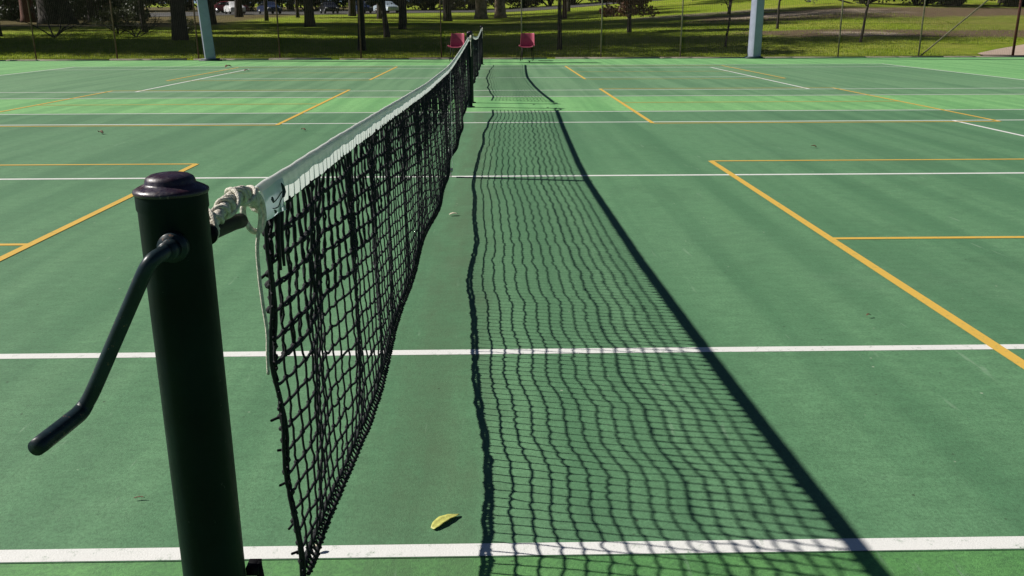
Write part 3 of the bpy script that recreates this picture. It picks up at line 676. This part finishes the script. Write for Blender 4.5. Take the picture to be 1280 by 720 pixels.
tree('russet', 7.4,46.3,'small russet leaved tree on the sunny lawn with low crown', .5, 1., name='tree', **dict(H=4.2, r=.11, seed=41, bark=M['bark'], leafm=M['leafred'], nleaf=9500, lsize=.17, fork=.34, crownr=1.5, clr=.72, limbs=10, spread=.25, low=7))
# young trees
def sapling(x, y, H, r, lean, label, seed, leafm, nleaf, rz=0):
    parts, ends = trunk_parts(H, r, seed, lean, .38, 7, 1.1, H*.28)
    t = thing('sapling', label, 'young tree', (x,y,float(gz(x,y))-.03), rz, 'saplings on the sunny lawn')
    V, F = join_parts(parts); obj('trunk', mesh_np('trunk', V, F, M['bark'], True), t)
    tw = []; rr = random.Random(seed)
    for e in ends:
        for _ in range(6):
            a = rr.uniform(0,6.28); l = rr.uniform(.25,.6); tw.append(tube([e, np.array(e)+[math.cos(a)*l*.6, math.sin(a)*l*.6, l]], [.008,.003], 5))
    V, F = join_parts(tw); obj('twigs', mesh_np('twigs', V, F, M['bark'], True), t)
    if nleaf:
        V, F = leaves(clump_pts([np.array(e)+[0,0,.2] for e in ends], [.35]*len(ends), nleaf, seed), .09, seed); obj('crown', mesh_np('crown', V, F, leafm), t)
sapling(9.55,34.7,3.0,.045,(.10,0),'leaning bare sapling left of the right lamp pole', 3, M['leafred'], 120)
sapling(14.7,44.9,3.2,.06,(.0,0),'straight young tree with yellow leaf tufts right of the right lamp pole', 14, M['leafyel'], 260)
sapling(15.3,35.6,3.4,.055,(.12,0),'dark curved sapling near the fence brace', 6, M['leafred'], 60)
sapling(17.5,66,4.0,.09,(.05,0),'distant young tree high on the slope right of the right lamp pole', 21, M['leaf2'], 200)
# trees along the left
tree('red', -39.3,78.4,'tree with red brown trunk at the far left of the lawn', .3, 1.0, **dict(big, r=.55, seed=51, bark=M['barkred']))
tree('multi', -34.5,73.3,'massive leaning multi stemmed tree on the left, on bare litter', .0, 1.15, **dict(big, r=1.05, seed=61, lean=(-.12,0), fork=.06, limbs=7, spread=1.5, crownr=4.5, low=0))
tree('gumA', -34.,78.5,'dark tree right behind the massive multi stemmed tree', 2., .9)
tree('gumD', -21.,55.4,'dark slim tree between the massive tree and the thick dark trunk', 1., .5)
tree('gumB', -30.2,52.,'dark tree at the extreme left edge of the lawn', 2.5, .8, zs=.8)
# stand of trees outside the left edge and behind that shade the lawn
g1 = 'shade trees at the left of the park'; lb = 'tall gum tree in the dark stand left of the courts and lawn'
k = 0
for (x, y, s, zs) in [(-26.5,39.5,1.1,1.0),(-27.5,45.5,1.1,1.9),(-34,42,1.2,1.9),(-38,44.5,1.2,1.7),(-24.5,40.8,.9,1.5),(-30,44.,1.2,2.2),(-44,43,1.2,2.2),(-28,27.5,.62,.8),(-33,48,1.2,2.3),(-27,49.5,1.0,2.4),(-40,49,1.2,2.4),(-50,47,1.2,2.2),(-36.5,60,1.3,2.7),(-38.5,65,1.3,2.8),(-41,71,1.4,3.0),(-44,77,1.4,3.0),(-42,69,1.2,1.5),(-50,66,1.2,1.5),(-58,72,1.2,1.6)]:
    tree(('gumA','gumB','gumD')[k%3], x, y, lb, k*1.3, s, g1, zs=zs); k += 1
g2 = 'trees standing back on the lawn'
for (x, y, s, lab) in [(-13,66,1.0,'dark tree on the lawn right of the left lamp pole, before the white cars'),(-20,82,1.0,'tree shading the lawn before the parked cars, left of the fence middle'),(-10.5,88,1.1,'tree behind the forked tree, close to the road'),
    (-26.5,97,1.1,'tree by the road in front of the white saloon, right of the left lamp pole'),(-19.5,93,1.0,'tree by the road before the black car'),(-15.5,103,1.2,'tree close to the kerb before the navy hatchback'),(-22.5,74,1.0,'dark tree on the litter left of the left lamp pole, behind the thick dark trunk'),
    (8.5,100,1.1,'tree near the road, above the red seats and right of them'),(15,104,1.1,'tree near the road above the russet tree'),(25,112,1.2,'tree near the road above the straight young tree'),(-6.5,70,.9,'tree behind the thin leaning tree'),
    (2.0,66,.9,'slightly set back tree right above the far net post')]:
    if lab.startswith('slightly'): continue
    tree(('gumA','gumD','gumB')[k%3], x, y, lab, k*1.3, s, g2, zs=1.6); k += 1
for (x, y, s) in [(34.5,67,1.3),(41,72,1.3),(38,82,1.3)]:
    tree('dense', x, y, 'dense broad tree in the shade at the top right', k*1.1, s, 'dense trees at the top right', **(dict(big, H=8, nleaf=11000, seed=91, low=9, fork=.3) if 'dense' not in PROTO else {})); k += 1
# understory shrubs
def shrub_mesh(seed, n, leafm, R_=1.8, H_=2.4):
    rg = np.random.default_rng(seed); cs = []; rs = []
    for _ in range(16): cs.append([rg.normal(0,R_*.5), rg.normal(0,R_*.4), rg.uniform(.25,H_)]); rs.append(rg.uniform(.5,1.)*R_*.5)
    P_ = clump_pts(cs, rs, n, seed, .45); P_[:,2] = np.abs(P_[:,2]); V, F = leaves(P_, .17, seed)
    st_ = [tube([[0,0,-.1],[c[0]*.6,c[1]*.6,c[2]*.6],c], [.05,.03,.012], 6) for c in cs[:9]]
    SV, SF = join_parts(st_); return mesh_np('foliage', V, F, leafm), mesh_np('stem', SV, SF, M['bark'], True)
SH = [shrub_mesh(101, 4200, M['leaf']), shrub_mesh(102, 4200, M['leaf']), shrub_mesh(103, 3600, M['leaf2'])]
def shrub(x, y, s, label, group=None, kind=0, rz=0):
    t = thing('shrub', label, 'shrub', (x,y,float(gz(x,y))-.03), rz, group); t.scale = (s,s,s); obj('foliage', SH[kind][0], t); obj('stem', SH[kind][1], t)
rr = random.Random(4)
x = -82
while x < -37: shrub(x, 93+rr.uniform(-3,3), rr.uniform(1.3,2.0), 'dark shrub in the thicket behind the trees at the left', 'thicket at the left', rr.choice((0,1)), rr.uniform(0,6)); x += rr.uniform(2.2,3.4)
for x in (28.5,32,35.5,39.5,43.5,48): shrub(x, 68.5+rr.uniform(-1,1)-(x-28)*.12, rr.uniform(1.3,1.7), 'dark shrub in the shaded mass at the top right', 'shrubs at the top right', rr.choice((0,1)), rr.uniform(0,6))
for x in (-62,-58.5,-55,-51,-47.5,-44,-40,-36.5,-33): shrub(x, 86+rr.uniform(-1.5,1.5), rr.uniform(1.2,1.8), 'dark shrub in the thicket behind the trees at the left', 'thicket at the left', rr.choice((0,1)), rr.uniform(0,6))
x = -95
while x < 95: 
    y = 147+.12*x+rr.uniform(-3,3); shrub(x, y+(6 if -22<x<-4 else 0), rr.uniform(2.0,3.0), 'dark shrub in the long hedge line across the road', 'shrubs across the road', rr.choice((0,1,0,2)), rr.uniform(0,6)); x += rr.uniform(3.4,5.0)
x = -95
while x < 95: tree(rr.choice(('gumA','gumD','dense')), x, 156+.12*x+rr.uniform(-5,5), 'tall dark tree in the row behind the hedge across the road', rr.uniform(0,6), rr.uniform(1.2,1.6), 'trees across the road'); x += rr.uniform(6,9)
shrub(-21.5,52.6,.55,'small leafy shrub at the left, on the bright strip of grass', None, 2, 1.)
shrub(-17.2,50.6,.42,'low leafy shrub left of the thick dark trunk', None, 2, 2.)
# bare fallen branches
def bare(x, y, label, seed, s):
    rr = random.Random(seed); parts = []
    def grow(p, d, l, r, dep):
        e = p+d*l; mid = (p+e)/2+np.array([rr.uniform(-.1,.1)*l for _ in range(3)]); parts.append(tube(catmull([p,mid,e],4), np.linspace(r, r*.55, 9), 6))
        if dep:
            for _ in range(3):
                nd = d+np.array([rr.uniform(-.8,.8), rr.uniform(-.5,.5), rr.uniform(-.35,.45)]); nd /= np.linalg.norm(nd); grow(p+(e-p)*rr.uniform(.5,1), nd, l*.62, r*.55, dep-1)
    for a in (-.9,-.2,.3,.9,1.4): d = np.array([math.sin(a), rr.uniform(-.3,.3), .55]); grow(np.zeros(3), d/np.linalg.norm(d), s, .035*s, 3)
    V, F = join_parts(parts); o = obj('bare_bush', mesh_np('bare_bush', V, F, M['bark'], True)); o.location = (x,y,float(gz(x,y))-.05); tag(o, label, 'bush')
bare(-22.7,47.2,'leafless dark bush on the left lawn, wide spreading branches, left of the shrubs', 3, 1.25)
bare(-18.6,47.6,'smaller leafless bush between two fence posts at the left', 8, .9)

# grass blades
def blades(n, x0, x1, y0, y1, seed, h0, h1, wid):
    rg = np.random.default_rng(seed); x = rg.uniform(x0,x1,n); y = y0+(y1-y0)*rg.uniform(0,1,n)**1.4
    keep = ~((x>17.2)&(y<35)); keep &= ~((y>38.5)&(y<43)&(x>13)&(rg.uniform(0,1,n)<.75))
    x = x[keep]; y = y[keep]; n = len(x); z = gz(x,y)-.035; a = rg.uniform(0,6.28,n); h = rg.uniform(h0,h1,n); w = wid*rg.uniform(.6,1.4,n)
    lx = rg.normal(0,.4,n)*h; ly = rg.normal(0,.4,n)*h
    V = np.stack([np.stack([x-np.cos(a)*w, y-np.sin(a)*w, z],1), np.stack([x+np.cos(a)*w, y+np.sin(a)*w, z],1), np.stack([x+lx, y+ly, z+h],1)], 1).reshape(-1,3)
    return V, np.arange(n*3).reshape(-1,3)
V, F = join_parts([blades(42000,-20,20,29.25,36,1,.03,.085,.012), blades(40000,-26,26,36,58,2,.04,.08,.018)])
tag(obj('grass', mesh_np('grass', V, F, M['grassblade'])), 'short green lawn grass beyond the wire fence', 'grass', None, 'stuff')

# ------------------------------------------------------------------ parked cars
M['glass'] = simple('dark_car_glass', (.01,.012,.014), .08, bstr=0); M['tyre'] = simple('tyre_rubber', (.012,.012,.012), .8)
M['hub'] = simple('alloy_wheel', (.4,.4,.4), .3, .8); M['lampc'] = simple('car_lamp_glass', (.6,.6,.6), .15, bstr=0); M['lampr'] = simple('red_tail_lamp', (.35,.01,.01), .2, bstr=0)
def car_paint(n, c): 
    m = simple(n, c, .25, 0, .05, 3, 0); return m
PAINT = {'white': car_paint('white_car_paint', (.75,.75,.75)), 'navy': car_paint('navy_car_paint', (.02,.03,.07)), 'silver': car_paint('silver_blue_car_paint', (.35,.42,.48)), 'black': car_paint('black_car_paint', (.012,.012,.014)), 'red': car_paint('dark_red_car_paint', (.14,.015,.02))}
def make_car(kind):
    t = thing('parked_car', '', 'car')
    if kind == 'hatch': pr = [(-2.0,.25),(-2.05,.55),(-2.0,.85),(-1.85,1.0),(-1.55,1.38),(-1.2,1.48),(-.3,1.50),(.3,1.42),(1.05,.98),(1.6,.88),(1.95,.72),(2.05,.5),(2.0,.25)]
    else: pr = [(-2.3,.28),(-2.35,.6),(-2.25,.92),(-1.75,1.0),(-1.15,1.36),(-.7,1.43),(.1,1.43),(.45,1.35),(1.15,.98),(1.8,.88),(2.2,.75),(2.32,.52),(2.28,.28)]
    pr = np.array(pr); sec = catmull(np.c_[pr[:,0], np.zeros(len(pr)), pr[:,1]], 4); n = len(sec); V = []
    cols = [(-.86,0),(-.86,.0),(-.80,.0),(-.55,.02),(0,.035),(.55,.02),(.80,0),(.86,0)]
    for i, s in enumerate(sec):
        z = s[2]; tum = max(0, (z-.92))*.38
        hwid = [.78-tum, .855-tum, .80-tum, .5, 0]
        ring = [(-(.86-tum), z-.07 if z>.4 else z), (-(.80-tum), z-.012), (-.5, z), (0, z+.012), (.5, z), (.80-tum, z-.012), (.86-tum, z-.07 if z>.4 else z)]
        for (yy_, zz_) in ring: V.append([s[0], yy_, zz_])
    K = 7; F = [[i*K+j, (i+1)*K+j, (i+1)*K+j+1, i*K+j+1] for i in range(n-1) for j in range(K-1)]
    V = list(V); 
    # sides: strip down to sill
    for side, j in ((-1,0),(1,K-1)):
        b0 = len(V)
        for i, s in enumerate(sec):
            top = V[i*K+j]; belt = min(top[2], .90); 
            V.append([top[0], side*.875 if top[2]>.5 else top[1], belt]); V.append([top[0], side*.86, .27])
        for i in range(n-1):
            a_, b_ = b0+2*i, b0+2*(i+1)
            F.append([i*K+j, (i+1)*K+j, b_, a_]); F.append([a_, b_, b_+1, a_+1])
    body = obj('body', mesh_np('body', V, F, PAINT['white'], True), t)
    Lh = pr[:,0].max(); z0 = .98
    roof = pr[:,1].max()
    w = []
    for s in (-1,1):
        if kind == 'hatch': quads = [[(-1.5,1.0),(-.35,1.0),(-.35,1.40),(-1.32,1.38)],[(-.28,1.0),(.92,1.0),(.30,1.36),(-.28,1.40)]]
        else: quads = [[(-1.45,1.02),(-.35,1.02),(-.35,1.34),(-1.08,1.32)],[(-.28,1.02),(1.0,1.02),(.42,1.30),(-.28,1.34)]]
        for qd in quads:
            V_ = np.array([[x_, s*(.885-max(0,z_-.92)*.40), z_-.02] for x_, z_ in qd]+[[x_, s*(.86-max(0,z_-.92)*.40), z_-.02] for x_, z_ in qd]); w.append((V_, np.array([[0,1,2,3],[4,7,6,5],[0,4,5,1],[1,5,6,2],[2,6,7,3],[3,7,4,0]])))
    def scr(p0, p1, off):
        a_, b_ = np.array(p0), np.array(p1); d = (b_-a_)/np.linalg.norm(b_-a_); nrm = np.array([d[1], -d[0]])*off; a_ = a_+d*.08+nrm; b_ = b_-d*.06+nrm
        return np.array([[a_[0],-.70,a_[1]],[a_[0],.70,a_[1]],[b_[0],.58,b_[1]],[b_[0],-.58,b_[1]]]), np.array([[0,1,2,3]])
    if kind == 'hatch': w += [scr((1.05,.98),(.3,1.42),-.02), scr((-1.85,1.0),(-1.55,1.38),.03)]
    else: w += [scr((1.15,.98),(.45,1.35),-.02), scr((-1.75,1.0),(-1.15,1.36),.03)]
    add('window', w, M['glass'], t)
    for wx in (-Lh*.63, Lh*.63):
        for s in (-1,1):
            wh_ = add('wheel', [tube([[wx,s*.70,.31],[wx,s*.885,.31]], .31, 20)], M['tyre'], t); add('rim', [tube([[wx,s*.885,.31],[wx,s*.893,.31]], .19, 14)], M['hub'], wh_)
    for s in (-1,1):
        add('headlight', [box(Lh-.18,Lh-.02,s*.66-.14,s*.66+.14,.62,.74)], M['lampc'], t); add('tail_light', [box(-Lh-.0,-Lh+.15,s*.70-.1,s*.70+.1,.70,.92)], M['lampr'], t)
    return t
ch = make_car('hatch'); cs_ = make_car('sedan'); used = set()
def put(proto, x, y, rz, paint, label):
    t = proto if proto.name not in used else copy_tree(proto); used.add(proto.name)
    t.location = (x,y,float(gz(x,y))+.02); t.rotation_euler = (0,0,rz); tag(t, label, 'car', 'cars parked along the road')
    for c in t.children:
        if c.name.startswith('body'): c.material_slots[0].link = 'OBJECT'; c.material_slots[0].material = PAINT[paint]
put(ch, -34.6,112.5, R(-70), 'white', 'white hatchback parked right of the left lamp pole')
put(cs_, -30.6,110.5, R(-65), 'white', 'white saloon parked just right of the white hatchback, half in shade')
put(cs_, -27.0,112.8, R(-60), 'navy', 'navy car right of the white saloon')
put(cs_, -20.6,117.5, R(-70), 'black', 'black car left of the middle of the parked row')
put(ch, -16.6,118.2, R(-65), 'navy', 'navy hatchback in the middle of the parked row')
put(cs_, -13.4,118.6, R(-60), 'silver', 'silver blue car toward the right of the parked row')
put(ch, -48.5,104., R(-80), 'white', 'white hatchback glimpsed between the trees left of the left lamp pole')
put(cs_, -56.,102., R(-80), 'silver', 'silver car glimpsed behind the massive tree at the left')
put(cs_, -34.0,121., R(-10), 'red', 'dark red car behind the white hatchback')

# ------------------------------------------------------------------ light, sky, camera
kx, ky = 1.27, -.25
sd = Vector((kx, ky, -1)).normalized()
sl = bpy.data.lights.new('sun', 'SUN'); sl.energy = 5.0; sl.angle = R(.55); sl.color = (1,.955,.88)
so = link(bpy.data.objects.new('sun', sl)); so.rotation_euler = sd.to_track_quat('-Z', 'Y').to_euler(); so.location = (-30,10,30)
el = math.asin(-sd.z); az = math.atan2(-sd.x, -sd.y)
w = bpy.data.worlds.new('World'); scene.world = w; w.use_nodes = True; nt = w.node_tree; bg = nt.nodes['Background']
sky = nt.nodes.new('ShaderNodeTexSky'); sky.sky_type = 'NISHITA'; sky.sun_disc = False; sky.sun_elevation = el; sky.sun_rotation = az; sky.altitude = 600; sky.air_density = .4; sky.dust_density = .05
nt.links.new(sky.outputs[0], bg.inputs[0]); bg.inputs[1].default_value = .05

f, pitch, yaw, roll, cx, cy, h = 1116.93, .2917, .0183, -.0031, .3709, -1.9323, 1.2581
cam = bpy.data.cameras.new('camera'); cam.sensor_width = 36; cam.lens = f/1280*36; cam.clip_end = 2000; cam.clip_start = .02
co = link(bpy.data.objects.new('camera', cam))
fw = Vector((math.sin(yaw)*math.cos(pitch), math.cos(yaw)*math.cos(pitch), -math.sin(pitch))); r0 = Vector((math.cos(yaw), -math.sin(yaw), 0)); u0 = r0.cross(fw)
rt = r0*math.cos(roll)+u0*math.sin(roll); up = -r0*math.sin(roll)+u0*math.cos(roll)
co.matrix_world = Matrix(((rt.x,up.x,-fw.x,cx),(rt.y,up.y,-fw.y,cy),(rt.z,up.z,-fw.z,h),(0,0,0,1)))
scene.camera = co
scene.render.resolution_x = 1024; scene.render.resolution_y = 576
scene.view_settings.view_transform = 'Standard'; scene.view_settings.look = 'None'; scene.view_settings.gamma = 1; scene.view_settings.exposure = .30
scene.view_settings.use_curve_mapping = False
